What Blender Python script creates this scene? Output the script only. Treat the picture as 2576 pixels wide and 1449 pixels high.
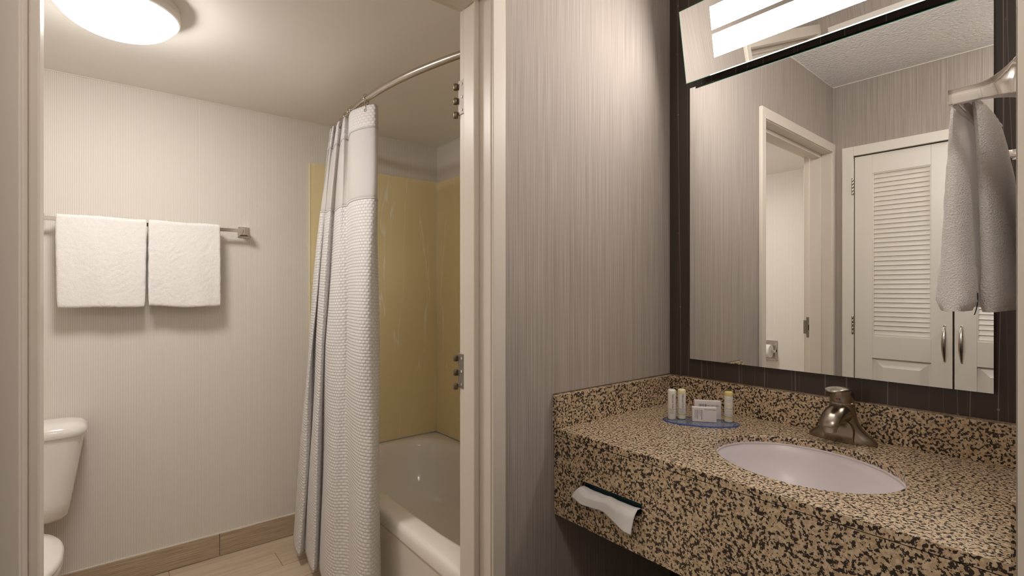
import bpy, bmesh, math, random
from mathutils import Vector, Matrix
R = math.radians
random.seed(7)
scene = bpy.context.scene
for o in list(bpy.data.objects):
    bpy.data.objects.remove(o)
COL = scene.collection

# ------------------------------------------------------------------ camera, world, exposure
CAM_H = 1.30
cam_d = bpy.data.cameras.new('camera')
cam = bpy.data.objects.new('camera', cam_d)
COL.objects.link(cam)
cam.location = (0, 0, CAM_H)
cam.rotation_euler = (R(90), 0, -0.67592)
cam_d.sensor_width = 36
cam_d.lens = 1262.93 / 2576 * 36
cam_d.shift_y = 5.5 / 2576
cam_d.clip_start = 0.02
scene.camera = cam
w = bpy.data.worlds.new('world')
scene.world = w
w.use_nodes = True
w.node_tree.nodes['Background'].inputs[0].default_value = (1, .9, .82, 1)
w.node_tree.nodes['Background'].inputs[1].default_value = 0.0
vs = scene.view_settings
vs.view_transform = 'Standard'
vs.look = 'None'
vs.exposure = 0.25
vs.gamma = 1.0
vs.use_curve_mapping = False
BATH_LIGHT, VANITY_LIGHT, HALL_FILL = 42.0, 31.0, 27.0      # radiance of the lamp diffusers; the hall one is an added fill

# ------------------------------------------------------------------ plan (metres, floor z = 0)
YP = 1.08          # vanity side of the partition wall
YPB = 1.21         # bathroom side of it
YB = 2.8153        # bathroom back wall
XS = 1.6403        # wall at the far side of the tub
XBL = -0.90        # bathroom left wall
XL = -0.145        # closet wall
XM = 1.6121        # mirror wall at the corner
PHI = 0.01352      # the mirror wall is a little out of square
XR, YR = 0.92, 0.097   # corner of the short wall that carries the towel bar
ZB, ZV = 2.2116, 2.492  # ceilings
ZC = 0.895         # counter top
YEND = -2.3
XJR, XJL, ZHEAD = 0.787, -0.103, 2.0997
NX, NY = -math.cos(PHI), -math.sin(PHI)
TX, TY = math.sin(PHI), -math.cos(PHI)


def MW(o, t, z=0.0):     # mirror-wall frame (distance off the wall, distance from the corner) -> world
    return (XM + NX * o + TX * t, YP + NY * o + TY * t, z)


# ------------------------------------------------------------------ shader helpers
def lin(c):
    f = lambda v: v / 12.92 if v <= .04045 else ((v + .055) / 1.055) ** 2.4
    return tuple(f(v / 255) for v in c) + (1,)


class S:                 # a socket with arithmetic
    nt = None

    def __init__(s, sock): s.s = sock

    @staticmethod
    def m(op, *a):
        n = S.nt.nodes.new('ShaderNodeMath')
        n.operation = op
        for i, v in enumerate(a):
            if isinstance(v, S): S.nt.links.new(v.s, n.inputs[i])
            else: n.inputs[i].default_value = v
        return S(n.outputs[0])

    def __add__(a, b): return S.m('ADD', a, b)
    def __radd__(a, b): return S.m('ADD', b, a)
    def __sub__(a, b): return S.m('SUBTRACT', a, b)
    def __rsub__(a, b): return S.m('SUBTRACT', b, a)
    def __mul__(a, b): return S.m('MULTIPLY', a, b)
    def __rmul__(a, b): return S.m('MULTIPLY', b, a)
    def __truediv__(a, b): return S.m('DIVIDE', a, b)


def smooth(v, a, b):
    n = S.nt.nodes.new('ShaderNodeMapRange')
    n.interpolation_type = 'SMOOTHSTEP'
    S.nt.links.new(v.s, n.inputs[0])
    n.inputs[1].default_value = a
    n.inputs[2].default_value = b
    return S(n.outputs[0])


def vec(x, y, z):
    n = S.nt.nodes.new('ShaderNodeCombineXYZ')
    for i, v in enumerate((x, y, z)):
        if isinstance(v, S): S.nt.links.new(v.s, n.inputs[i])
        else: n.inputs[i].default_value = v
    return n.outputs[0]


def noise(v, scale=1, detail=2, rough=.5, out=0):
    n = S.nt.nodes.new('ShaderNodeTexNoise')
    S.nt.links.new(v, n.inputs['Vector'])
    n.inputs['Scale'].default_value = scale
    n.inputs['Detail'].default_value = detail
    n.inputs['Roughness'].default_value = rough
    return S(n.outputs[out])


def white(v):
    n = S.nt.nodes.new('ShaderNodeTexWhiteNoise')
    n.noise_dimensions = '3D'
    S.nt.links.new(v, n.inputs['Vector'])
    return S(n.outputs['Value'])


def voronoi(v, scale, feature='F1', out='Distance'):
    n = S.nt.nodes.new('ShaderNodeTexVoronoi')
    n.feature = feature
    S.nt.links.new(v, n.inputs['Vector'])
    n.inputs['Scale'].default_value = scale
    return S(n.outputs[out])


def mix(fac, a, b):
    n = S.nt.nodes.new('ShaderNodeMix')
    n.data_type = 'RGBA'
    for i, v in ((0, fac), (6, a), (7, b)):
        if isinstance(v, S): S.nt.links.new(v.s, n.inputs[i])
        elif hasattr(v, 'links'): S.nt.links.new(v, n.inputs[i])
        else: n.inputs[i].default_value = v
    return n.outputs[2]


def coords(kind='Object'):
    n = S.nt.nodes.new('ShaderNodeTexCoord')
    o = n.outputs[kind]
    sp = S.nt.nodes.new('ShaderNodeSeparateXYZ')
    S.nt.links.new(o, sp.inputs[0])
    return o, S(sp.outputs[0]), S(sp.outputs[1]), S(sp.outputs[2])


def mat(name, col=(200, 200, 200), rough=.5, metal=0., spec=.5, fn=None, translucent=0., **kw):
    m = bpy.data.materials.new(name)
    m.use_nodes = True
    nt = m.node_tree
    S.nt = nt
    b = nt.nodes['Principled BSDF']
    b.inputs['Base Color'].default_value = lin(col)
    b.inputs['Roughness'].default_value = rough
    b.inputs['Metallic'].default_value = metal
    b.inputs['Specular IOR Level'].default_value = spec
    for k, v in kw.items():
        b.inputs[k.replace('_', ' ')].default_value = v
    if fn:
        r = fn(b)
        if 'color' in r: nt.links.new(r['color'], b.inputs['Base Color'])
        if 'rough' in r: nt.links.new(r['rough'].s, b.inputs['Roughness'])
        if 'bump' in r:
            bp = nt.nodes.new('ShaderNodeBump')
            bp.inputs['Distance'].default_value = r.get('dist', .001)
            bp.inputs['Strength'].default_value = r.get('strength', 1.)
            nt.links.new(r['bump'].s, bp.inputs['Height'])
            nt.links.new(bp.outputs[0], b.inputs['Normal'])
    if translucent:
        t = nt.nodes.new('ShaderNodeBsdfTranslucent')
        t.inputs[0].default_value = lin(col)
        mx = nt.nodes.new('ShaderNodeMixShader')
        mx.inputs[0].default_value = translucent
        nt.links.new(b.outputs[0], mx.inputs[1])
        nt.links.new(t.outputs[0], mx.inputs[2])
        nt.links.new(mx.outputs[0], nt.nodes['Material Output'].inputs[0])
    return m


# ------------------------------------------------------------------ materials
def f_ribbed(b):
    o, x, y, z = coords()
    h = x + y
    wob = noise(vec(h * 3, 0., z * .8), 1, 2)
    k = S.m('SINE', (h + wob * .0006) * (2 * math.pi / .0057))
    st = smooth(k, -.7, .5)
    n2 = noise(vec(h * 420, 0., z * 500), 1, 1)
    fac = st * .8 + n2 * .2
    return dict(color=mix(fac, lin((208, 200, 190)), lin((240, 233, 224))), bump=st, dist=.0006, strength=.5)


def f_taupe(b):
    o, x, y, z = coords()
    h = x + y
    a = noise(vec(h * 600, 0., z * .5), 1, 2, .6)
    c = noise(vec(h * 900, 3., z * 4), 1, 1, .5)
    d = noise(vec(h * 90, 7., z * .2), 1, 1, .5)
    v = smooth(a * .5 + c * .45 + d * .05, .30, .70)
    return dict(color=mix(v, lin((146, 136, 127)), lin((198, 187, 177))), bump=a + c, dist=.0005, strength=.4)


def f_strings(b):
    o, x, y, z = coords()        # y runs along the wall
    col = lin((70, 60, 54))
    cur = col
    for sc, seed, wd, c2, amp in ((13., 1., .0008, (150, 142, 136), .006), (8.3, 5., .0007, (128, 116, 110), .010), (21., 9., .0005, (116, 96, 84), .004)):
        u0 = y * sc
        cell = S.m('FLOOR', u0)
        r1 = white(vec(cell, seed, 0.))
        r2 = white(vec(cell, seed, 4.))
        off = (S.m('SINE', z * (2.2 + seed * .3) + r1 * 6.28) * amp + (r2 - .5) * (.5 / sc))
        dx = S.m('ABSOLUTE', (S.m('FRACT', u0) - .5) * (1 / sc) + off)
        line = 1 - smooth(dx, wd * .5, wd * 1.5)
        keep = S.m('GREATER_THAN', white(vec(cell, seed, 8.)), .25)
        zz = z * 2.6 + r2 * 7
        zc = S.m('FLOOR', zz)
        zf = (S.m('FRACT', zz) - (.3 + .4 * white(vec(cell, zc, seed)))) * (1 / 2.6)
        dd = S.m('SQRT', dx * dx + zf * zf)
        bead = (1 - smooth(dd, .0022, .0032)) * S.m('GREATER_THAN', white(vec(cell, zc, seed + 2)), .45)
        fac = S.m('MAXIMUM', line * .8, bead * .9) * keep
        cur = mix(fac, cur, lin(c2))
    return dict(color=cur)


def f_granite(b):
    o, x, y, z = coords()
    n1 = noise(o, 160, 2.4, .55)
    n2 = noise(o, 55, 1, .5)
    dk = 1 - smooth(n1 + (n2 - .5) * .18, .45, .49)
    n3 = noise(o, 120, 2, .5)
    v = voronoi(o, 210, 'F1', 'Color')
    tan = mix(smooth(n3, .4, .62), lin((192, 166, 132)), lin((218, 198, 168)))
    tan = mix(S.m('GREATER_THAN', v, .8) * .4, tan, lin((180, 146, 108)))
    return dict(color=mix(dk, tan, lin((52, 42, 36))), bump=n1, dist=.0002, strength=.12)


def f_marble(b):
    o, x, y, z = coords()
    h = x + y
    wv = noise(vec(h * 2.2, 0., z * .9), 1, 3, .6)
    u = noise(vec(h * 8 + wv * 1.6, wv * .7, z * .8), 1, 4, .55)
    vein = 1 - smooth(S.m('ABSOLUTE', u - .5), .0, .016)
    patch = smooth(noise(vec(h * 3.1, 9., z * 1.7), 1, 2), .42, .55)
    base = mix(noise(vec(h * 2., 4., z * .9), 1, 3), lin((236, 217, 168)), lin((243, 226, 180)))
    return dict(color=mix(vein * patch * .8, base, lin((255, 248, 226))))


def f_woodtile(b):
    o, x, y, z = coords()
    g = S.nt.nodes.new('ShaderNodeObjectInfo')
    rnd = S(g.outputs['Random'])
    a = noise(vec(x * 6 + rnd * 30, y * 260 + rnd * 50, z * 260), 1, 3, .6)
    c = noise(vec(x * 2 + rnd * 9, y * 40, z * 40), 1, 2)
    v = smooth(a * .6 + c * .4 + (rnd - .5) * .1, .3, .72)
    return dict(color=mix(v, lin((186, 164, 138)), lin((212, 192, 167))), bump=a, dist=.0004, strength=.3)


def f_basetile(b):
    o, x, y, z = coords()
    g = S.nt.nodes.new('ShaderNodeObjectInfo')
    rnd = S(g.outputs['Random'])
    a = noise(vec(x * 5 + rnd * 30, 0., z * 300), 1, 3, .6)
    v = smooth(a, .34, .68)
    return dict(color=mix(v, lin((164, 142, 118)), lin((202, 182, 158))), bump=a, dist=.0005, strength=.4)


def f_terry(b):
    o, x, y, z = coords()
    a = noise(o, 330, 2, .6)
    v = voronoi(o, 420)
    return dict(color=mix(a, lin((236, 231, 227)), lin((251, 248, 245))), bump=a * .6 + v, dist=.0022, strength=.55)


def f_waffle(b):
    n = S.nt.nodes.new('ShaderNodeUVMap')
    sp = S.nt.nodes.new('ShaderNodeSeparateXYZ')
    S.nt.links.new(n.outputs[0], sp.inputs[0])
    u, v = S(sp.outputs[0]), S(sp.outputs[1])
    row = S.m('FLOOR', v / .0125)
    sh = S.m('MODULO', row, 2.) * .5
    a = S.m('SINE', S.m('FRACT', u / .0165 + sh) * math.pi)
    c = S.m('SINE', S.m('FRACT', v / .0125) * math.pi)
    h = S.m('POWER', a * c, .6)
    return dict(color=mix(h, lin((226, 221, 218)), lin((248, 246, 245))), bump=h, dist=.004, strength=.6)


def f_fabric(b):
    o, x, y, z = coords()
    a = noise(o, 900, 1, .5)
    return dict(color=mix(a, lin((228, 224, 222)), lin((242, 239, 238))), bump=a, dist=.0004, strength=.2)


def f_popcorn(b):
    o, x, y, z = coords()
    v = voronoi(o, 70, 'SMOOTH_F1')
    n = noise(o, 90, 3, .6)
    return dict(color=mix(n, lin((238, 234, 230)), lin((248, 245, 242))), bump=n - v * .8, dist=.009, strength=1.)


def f_paint(c1, c2):
    def f(b):
        o, x, y, z = coords()
        n = noise(o, 6, 3)
        return dict(color=mix(n, lin(c1), lin(c2)))
    return f


def f_brushed(c1, c2):
    def f(b):
        o, x, y, z = coords()
        n = noise(o, 60, 3)
        return dict(color=mix(n, lin(c1), lin(c2)))
    return f


def f_porcelain(b):
    o, x, y, z = coords()
    n = noise(o, 4, 2)
    return dict(color=mix(n, lin((236, 230, 222)), lin((242, 237, 230))))


M = dict(
    ribbed=mat('ribbed wallpaper', rough=.75, fn=f_ribbed),
    taupe=mat('taupe wallpaper', rough=.8, spec=.12, fn=f_taupe),
    strings=mat('beaded wallpaper', rough=.35, fn=f_strings),
    granite=mat('granite', rough=.28, fn=f_granite),
    marble=mat('surround', rough=.22, fn=f_marble),
    woodtile=mat('floor tile', rough=.5, fn=f_woodtile),
    basetile=mat('base tile', rough=.5, fn=f_basetile),
    grout=mat('grout', rough=.8, fn=f_paint((160, 140, 116), (168, 148, 124))),
    terry=mat('terry', rough=1., spec=.1, fn=f_terry),
    handterry=mat('thin terry', col=(246, 243, 240), translucent=.3, rough=1., spec=.1, fn=f_terry),
    waffle=mat('waffle', col=(246, 243, 240), translucent=.2, rough=.9, spec=.15, fn=f_waffle),
    fabric=mat('fabric', col=(246, 243, 240), translucent=.42, rough=.8, spec=.2, fn=f_fabric),
    popcorn=mat('popcorn', rough=.9, fn=f_popcorn),
    ceil=mat('ceiling paint', rough=.55, fn=f_paint((240, 235, 227), (244, 239, 231))),
    trim=mat('trim paint', rough=.38, fn=f_paint((222, 212, 197), (228, 218, 204))),
    closet=mat('closet paint', rough=.35, fn=f_paint((236, 228, 216), (241, 234, 222))),
    caulk=mat('caulk', rough=.5, fn=f_paint((226, 218, 206), (232, 224, 212))),
    porcelain=mat('porcelain', rough=.12, fn=f_porcelain),
    tub=mat('tub enamel', rough=.13, fn=f_paint((244, 238, 229), (247, 242, 234))),
    sinkm=mat('sink enamel', rough=.3, fn=f_paint((226, 218, 218), (230, 223, 223))),
    chrome=mat('chrome', rough=.08, metal=1., fn=f_brushed((214, 210, 206), (226, 222, 218))),
    steel=mat('brushed steel', rough=.24, metal=1., fn=f_brushed((182, 174, 164), (198, 190, 180))),
    nickel=mat('brushed nickel', rough=.26, metal=1., fn=f_brushed((150, 138, 124), (168, 156, 142))),
    bronze=mat('aged nickel', rough=.35, metal=1., fn=f_brushed((112, 100, 84), (136, 124, 106))),
    satin=mat('satin steel', rough=.55, metal=.85, fn=f_brushed((140, 133, 126), (156, 148, 140))),
    darkmetal=mat('dark metal', rough=.4, metal=.8, col=(60, 52, 44)),
    mirror=mat('mirror silver', rough=0., metal=1., fn=f_brushed((248, 249, 248), (249, 250, 249))),
    glassedge=mat('green glass edge', rough=.15, fn=f_paint((110, 214, 176), (128, 224, 188))),
    backing=mat('mirror backing', rough=.6, fn=f_paint((70, 66, 62), (80, 76, 72))),
    white=mat('white plastic', rough=.4, fn=f_paint((226, 222, 216), (232, 228, 222))),
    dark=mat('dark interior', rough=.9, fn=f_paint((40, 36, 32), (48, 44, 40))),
    carpet=mat('hall carpet', rough=1., fn=f_paint((62, 54, 47), (84, 74, 65))),
    tissue=mat('tissue', rough=.9, fn=f_fabric, spec=.1),
    tissuebox=mat('tissue box', rough=.6, fn=f_paint((34, 62, 74), (44, 74, 86))),
    bottle=mat('bottle', rough=.35, fn=f_paint((234, 230, 222), (240, 236, 230))),
    yellow=mat('yellow label', rough=.4, fn=f_paint((226, 206, 130), (232, 214, 142))),
    paleyellow=mat('pale yellow label', rough=.4, fn=f_paint((230, 224, 176), (236, 230, 186))),
    carton=mat('carton', rough=.6, fn=f_paint((234, 226, 224), (240, 233, 231))),
    ink=mat('ink', rough=.7, col=(58, 54, 56)),
    greyink=mat('grey ink', rough=.7, col=(150, 146, 146)),
    navy=mat('navy label', rough=.7, fn=f_paint((40, 48, 64), (52, 60, 78))),
    red=mat('red dot', rough=.4, col=(190, 40, 30)),
    blue=mat('blue dot', rough=.4, col=(40, 70, 180)),
    tray=mat('blue acrylic', col=(205, 216, 240), rough=.05, Transmission_Weight=.9, IOR=1.2),
    trayedge=mat('blue acrylic edge', col=(74, 108, 190), rough=.15),
)


def emit(name, col, strength):
    m = bpy.data.materials.new(name)
    m.use_nodes = True
    nt = m.node_tree
    nt.nodes.clear()
    e = nt.nodes.new('ShaderNodeEmission')
    e.inputs[0].default_value = col
    e.inputs[1].default_value = strength
    o = nt.nodes.new('ShaderNodeOutputMaterial')
    nt.links.new(e.outputs[0], o.inputs[0])
    return m


M['bathlamp'] = emit('bath diffuser', (1, .955, .92, 1), BATH_LIGHT)
M['vanlamp'] = emit('vanity diffuser', (1, .95, .92, 1), VANITY_LIGHT)
M['edgelit'] = emit('lit glass edge', (1, 1, 1, 1), 1.6)
M['hallfill'] = emit('hall fill diffuser', (1, .945, .90, 1), HALL_FILL)


# ------------------------------------------------------------------ mesh helpers
class MB:
    def __init__(s): s.v, s.f, s.uv = [], [], None

    def add(s, v, f):
        n = len(s.v)
        s.v += [tuple(p) for p in v]
        s.f += [tuple(i + n for i in q) for q in f]
        return s

    def box(s, x0, x1, y0, y1, z0, z1):
        return s.hexa([(x0, y0), (x1, y0), (x1, y1), (x0, y1)], z0, z1)

    def hexa(s, quad, z0, z1):     # prism over a plan polygon
        n = len(quad)
        v = [(x, y, z0) for x, y in quad] + [(x, y, z1) for x, y in quad]
        f = [tuple(reversed(range(n))), tuple(range(n, 2 * n))] + [(i, (i + 1) % n, (i + 1) % n + n, i + n) for i in range(n)]
        return s.add(v, f)

    def loft(s, rings, cap0=True, cap1=True, closed=True):
        n = len(rings[0])
        v = [p for r in rings for p in r]
        f = []
        for k in range(len(rings) - 1):
            for i in range(n if closed else n - 1):
                j = (i + 1) % n
                f.append((k * n + i, k * n + j, (k + 1) * n + j, (k + 1) * n + i))
        if cap0: f.append(tuple(reversed(range(n))))
        if cap1: f.append(tuple(range((len(rings) - 1) * n, len(rings) * n)))
        return s.add(v, f)

    def lathe(s, prof, c=(0, 0, 0), n=32, axis='z'):
        rings = []
        for r, h in prof:
            ring = []
            for i in range(n):
                a = 2 * math.pi * i / n
                p = (r * math.cos(a), r * math.sin(a), h)
                if axis == 'x': p = (p[2], p[0], p[1])
                if axis == 'y': p = (p[1], p[2], p[0])
                ring.append((p[0] + c[0], p[1] + c[1], p[2] + c[2]))
            rings.append(ring)
        return s.loft(rings)

    def tube(s, path, r, n=12, cap=True):
        path = [Vector(p) for p in path]
        rings, up = [], Vector((0, 0, 1))
        for i, p in enumerate(path):
            d = (path[min(i + 1, len(path) - 1)] - path[max(i - 1, 0)]).normalized()
            a = d.cross(up if abs(d.z) < .95 else Vector((1, 0, 0))).normalized()
            b = a.cross(d)
            rr = r[i] if isinstance(r, (list, tuple)) else r
            rings.append([tuple(p + (a * math.cos(2 * math.pi * k / n) + b * math.sin(2 * math.pi * k / n)) * rr) for k in range(n)])
        return s.loft(rings, cap, cap)

    def sheet(s, rows):      # open grid of points
        return s.loft(rows, False, False, False)


def sup(cx, cy, a, b, z, n=2.0, k=48, rot=0.0):     # superellipse ring, sampled by polar angle
    out = []
    for i in range(k):
        t = 2 * math.pi * i / k
        c, sn = math.cos(t), math.sin(t)
        r = 1 / ((abs(c) / a) ** n + (abs(sn) / b) ** n) ** (1 / n)
        x, y = r * c, r * sn
        out.append((cx + x * math.cos(rot) - y * math.sin(rot), cy + x * math.sin(rot) + y * math.cos(rot), z))
    return out


def make(name, mb, m, bevel=0, smoothed=None, seg=2, origin=(0, 0, 0), weld=False):
    me = bpy.data.meshes.new(name)
    me.from_pydata([(x - origin[0], y - origin[1], z - origin[2]) for x, y, z in mb.v], [], mb.f)
    bm = bmesh.new()
    bm.from_mesh(me)
    if weld: bmesh.ops.remove_doubles(bm, verts=bm.verts, dist=1e-5)
    bmesh.ops.recalc_face_normals(bm, faces=bm.faces)
    if bevel:
        ed = [e for e in bm.edges if len(e.link_faces) == 2 and e.calc_face_angle(0) > .5]
        bmesh.ops.bevel(bm, geom=ed, offset=bevel, segments=seg, affect='EDGES', profile=.5, clamp_overlap=True)
    bm.to_mesh(me)
    bm.free()
    if mb.uv:
        uv = me.uv_layers.new(name='UVMap')
        for l in me.loops: uv.data[l.index].uv = mb.uv[l.vertex_index]
    if smoothed is not None:
        for p in me.polygons: p.use_smooth = True
        me.set_sharp_from_angle(angle=R(smoothed))
    me.materials.append(m)
    o = bpy.data.objects.new(name, me)
    COL.objects.link(o)
    return o


ORI = {}


def thing(name, label, cat, loc=(0, 0, 0), frame=None, group=None, kind=None):
    """an Empty at the thing's base; loc is in the mirror-wall frame when frame == 'M'"""
    o = bpy.data.objects.new(name, None)
    o.empty_display_size = .05
    COL.objects.link(o)
    if frame == 'M':
        o.location = MW(*loc)
        o.rotation_euler = (0, 0, math.pi + PHI)
    else:
        o.location = loc
    ORI[o.name] = loc
    o['label'] = label
    if cat: o['category'] = cat
    if group: o['group'] = group
    if kind: o['kind'] = kind
    return o


def part(t, name, mb, m, parent=None, label=None, **kw):
    o = make(name, mb, m, origin=ORI[t.name], **kw)
    o.parent = parent or t
    if label: o['label'] = label
    return o


def solo(name, label, cat, mb, m, kind=None, group=None, frame=None, origin=(0, 0, 0), **kw):
    o = make(name, mb, m, origin=origin, **kw)
    if frame == 'M':
        o.location = MW(*origin)
        o.rotation_euler = (0, 0, math.pi + PHI)
    else:
        o.location = origin
    o['label'] = label
    if cat: o['category'] = cat
    if kind: o['kind'] = kind
    if group: o['group'] = group
    ORI[o.name] = origin
    return o


def child(parent, name, mb, m, label=None, kind=None, **kw):   # child of a solo at its origin
    o = make(name, mb, m, origin=ORI.get(parent.name, (0, 0, 0)), **kw)
    o.parent = parent
    if label: o['label'] = label
    if kind: o['kind'] = kind
    return o


def clone(o, parent, loc):
    c = o.copy()
    COL.objects.link(c)
    c.parent = parent
    c.location = loc
    return c


def text_mesh(body, size, extrude=.0001):
    cu = bpy.data.curves.new('t', 'FONT')
    cu.body = body
    cu.size = size
    cu.extrude = extrude
    cu.align_x, cu.align_y = 'CENTER', 'CENTER'
    cu.resolution_u = 2
    ob = bpy.data.objects.new('t', cu)
    COL.objects.link(ob)
    bpy.context.view_layer.update()
    me = bpy.data.meshes.new_from_object(ob.evaluated_get(bpy.context.evaluated_depsgraph_get()))
    bpy.data.objects.remove(ob)
    bpy.data.curves.remove(cu)
    return me


def lettering(parent, body, size, m, mtx, wrap=None):
    me = text_mesh(body, size)
    if wrap:      # bend round a vertical cylinder of radius wrap about the local axis (text plane z -> radial)
        for v in me.vertices:
            a = v.co.x / wrap
            r = wrap + v.co.z
            v.co = (r * math.sin(a), v.co.y, r * math.cos(a) - wrap)
    me.materials.clear()
    me.materials.append(m)
    o = bpy.data.objects.new('lettering', me)
    COL.objects.link(o)
    o.parent = parent
    o.matrix_local = mtx
    return o


# ================================================================== the setting
def struct(name, label, mb, m, cat=None, **kw):
    return solo(name, label, cat, mb, m, kind='structure', **kw)


b = MB().box(XBL - .1, XS + .1, YP + .01, YB + .1, -.1, -.004)
floor = struct('floor', 'wood-look plank tile floor of the bathroom', b, M['grout'])
# plank tiles, rows parallel to the back wall, 0.15 m wide, 0.90 m long, running bond
rows = [2.8153, 2.6753 + .0008]
y1 = YB
yrow = [(2.6753, YB)] + [(2.5256 - .15 * k, 2.6753 - .15 * k) for k in range(0, 10)]
for r_, (ya, yb) in enumerate(yrow):
    ya = max(ya, YP + .01)
    if yb - ya < .02: continue
    off = (.2135, .639, .339, .01)[r_ % 4]
    x = off - 2.7
    while x < XS:
        xa, xb = max(x, XBL), min(x + .9, XS)
        if xb - xa > .02:
            child(floor, 'floor_tile', MB().box(xa + .0012, xb - .0012, ya + .0012, yb - .0012, -.012, 0), M['woodtile'], bevel=.0008, seg=1)
        x += .9
hallfloor = struct('floor', 'brown carpet floor in front of the vanity', MB().box(XL - .7, XM + .12, YEND - .1, YP + .01, -.1, 0), M['carpet'])

wp = MB().box(XJR + .012, XM + .14, YP, YPB, 0, ZV + .05).box(XBL - .1, XJL - .012, YP, YPB, 0, ZV + .05).box(XJL - .012, XJR + .012, YP, YPB, ZHEAD + .012, ZV + .05)
# bathroom faces of the partition carry the ribbed paper: a thin skin
wall_p = struct('wall_partition', 'taupe fine-striped wallpaper wall between the doorway and the mirror wall', wp, M['taupe'])
sk = MB().box(XJR + .05, XS, YPB, YPB + .004, 0, ZB).box(XBL, XJL - .05, YPB, YPB + .004, 0, ZB).box(XJL - .05, XJR + .05, YPB, YPB + .004, ZHEAD + .05, ZB)
child(wall_p, 'bathroom_wallpaper', sk, M['ribbed'])
wall_b = struct('wall_back', 'ribbed pale wallpaper wall behind the towels and toilet', MB().box(XBL - .1, XS + .1, YB, YB + .1, -.1, ZB + .1), M['ribbed'])
wall_s = struct('wall_tub', 'ribbed pale wallpaper wall along the far side of the tub', MB().box(XS, XS + .1, YPB, YB + .1, -.1, ZB + .1), M['ribbed'])
wall_l = struct('wall_left', 'ribbed bathroom wall with the recessed paper holder, seen in the mirror', MB().box(XBL - .1, XBL, YPB, YB + .1, -.1, ZB + .1), M['ribbed'])
ceil_b = struct('ceiling', 'smooth pale bathroom ceiling around the dome lamp', MB().box(XBL - .1, XS + .1, YPB - .005, YB + .1, ZB, ZB + .1), M['ceil'])
ck = .004
cb = MB().box(XBL, XS, YB - ck, YB, ZB - ck, ZB).box(XS - ck, XS, YPB + .004, YB, ZB - ck, ZB).box(XBL, XBL + ck, YPB + .004, YB, ZB - ck, ZB)
child(ceil_b, 'caulk_bead', cb, M['caulk'])
ceil_v = struct('ceiling', 'popcorn-textured ceiling of the vanity area, seen in the mirror', MB().box(XL - .8, XM + .2, YEND - .1, YPB, ZV, ZV + .1), M['popcorn'])
child(ceil_v, 'caulk_bead', MB().box(XL, XM, YP - ck, YP, ZV - ck, ZV).box(XL, XL + ck, YEND, YP, ZV - ck, ZV), M['caulk'])
# mirror wall, in its own slightly skewed frame: (off, along, z)
wall_m = struct('wall_mirror', 'dark brown wallpaper wall with thin beaded strings around the mirror', MB().box(-.1, 0, -.02, 1.2, -.1, ZV + .05), M['strings'], frame='M')
# short wall that carries the hand towel, also the right wall of the hall
wr = MB().hexa([(XR, YEND), (XM + .16, YEND), (XM + .16, YR), (XR, YR)], -.05, ZV + .05)
wall_r = struct('wall_right', 'taupe wall end at the right edge carrying the hand towel bar', wr, M['taupe'])
child(wall_r, 'corner_guard', MB().box(XR - .003, XR + .022, YR, YR + .002, 0, ZV).box(XR - .003, XR, YR - .03, YR + .002, 0, ZV), M['trim'], bevel=.0008)
child(wall_r, 'caulk_bead', MB().box(XR - ck, XR, YEND, YR, ZV - ck, ZV), M['caulk'])
# closet wall with its opening
CY0, CY1, CZ = .101, .9705, 2.0654
wc = MB().box(XL - .1, XL, CY1, YP, 0, ZV + .05).box(XL - .1, XL, YEND, CY0, 0, ZV + .05).box(XL - .1, XL, CY0, CY1, CZ, ZV + .05)
wall_c = struct('wall_closet', 'taupe striped wall around the white louvred closet doors, seen in the mirror', wc, M['taupe'])
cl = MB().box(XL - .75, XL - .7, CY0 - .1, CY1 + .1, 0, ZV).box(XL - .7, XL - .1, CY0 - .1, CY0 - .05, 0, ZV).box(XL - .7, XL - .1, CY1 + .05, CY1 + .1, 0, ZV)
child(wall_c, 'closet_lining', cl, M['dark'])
struct('wall_hall', 'taupe wall closing the hall behind the camera', MB().box(XL - .2, XM + .2, YEND - .1, YEND, 0, ZV + .05), M['taupe'])

# baseboard tiles in the bathroom
bt = thing('baseboard_back', 'wood-look tile baseboard along the bathroom back wall', None, (0, YB, 0), kind='structure')
xs = [.4203 - 1.8, .4203 - .9, .4203, .86]
for xa, xb in ((XBL, .4203 - .9), (.4203 - .9, .4203), (.4203, .884)):
    part(bt, 'base_tile', MB().box(xa + .0012, xb - .0012, YB - .010, YB, .002, .1089), M['basetile'], bevel=.001)
part(bt, 'caulk_bead', MB().box(XBL, .884, YB - .006, YB, .1089, .1125), M['caulk'])
bl = thing('baseboard_left', 'wood-look tile baseboard along the bathroom left wall', None, (XBL, 2, 0), kind='structure')
for ya, yb in ((YPB + .01, 2.0), (2.0, YB - .012)):
    part(bl, 'base_tile', MB().box(XBL, XBL + .010, ya, yb, .002, .1089), M['basetile'], bevel=.001)

# ------------------------------------------------------------------ bathroom door frame
df = thing('door_1', 'cream painted metal door frame with empty hinges between vanity and bathroom', None, ((XJL + XJR) / 2, YP, 0), kind='structure')
SR, SL, ST = .018, .0145, .020         # stop projections
JY0, JY1, SY0, SY1 = YP - .008, 1.221, 1.1225, 1.175
part(df, 'jamb', MB().box(XJR, XJR + .012, JY0, JY1, 0, ZHEAD + .012), M['trim'], bevel=.0015)
part(df, 'jamb', MB().box(XJL - .012, XJL, JY0, JY1, 0, ZHEAD + .012), M['trim'], bevel=.0015)
part(df, 'head', MB().box(XJL, XJR, JY0, JY1, ZHEAD, ZHEAD + .012), M['trim'], bevel=.0015)
part(df, 'stop', MB().box(XJR - SR, XJR, SY0, SY1, 0, ZHEAD), M['trim'], bevel=.003)
part(df, 'stop', MB().box(XJL, XJL + SL, SY0, SY1 + .012, 0, ZHEAD), M['trim'], bevel=.003)
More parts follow.
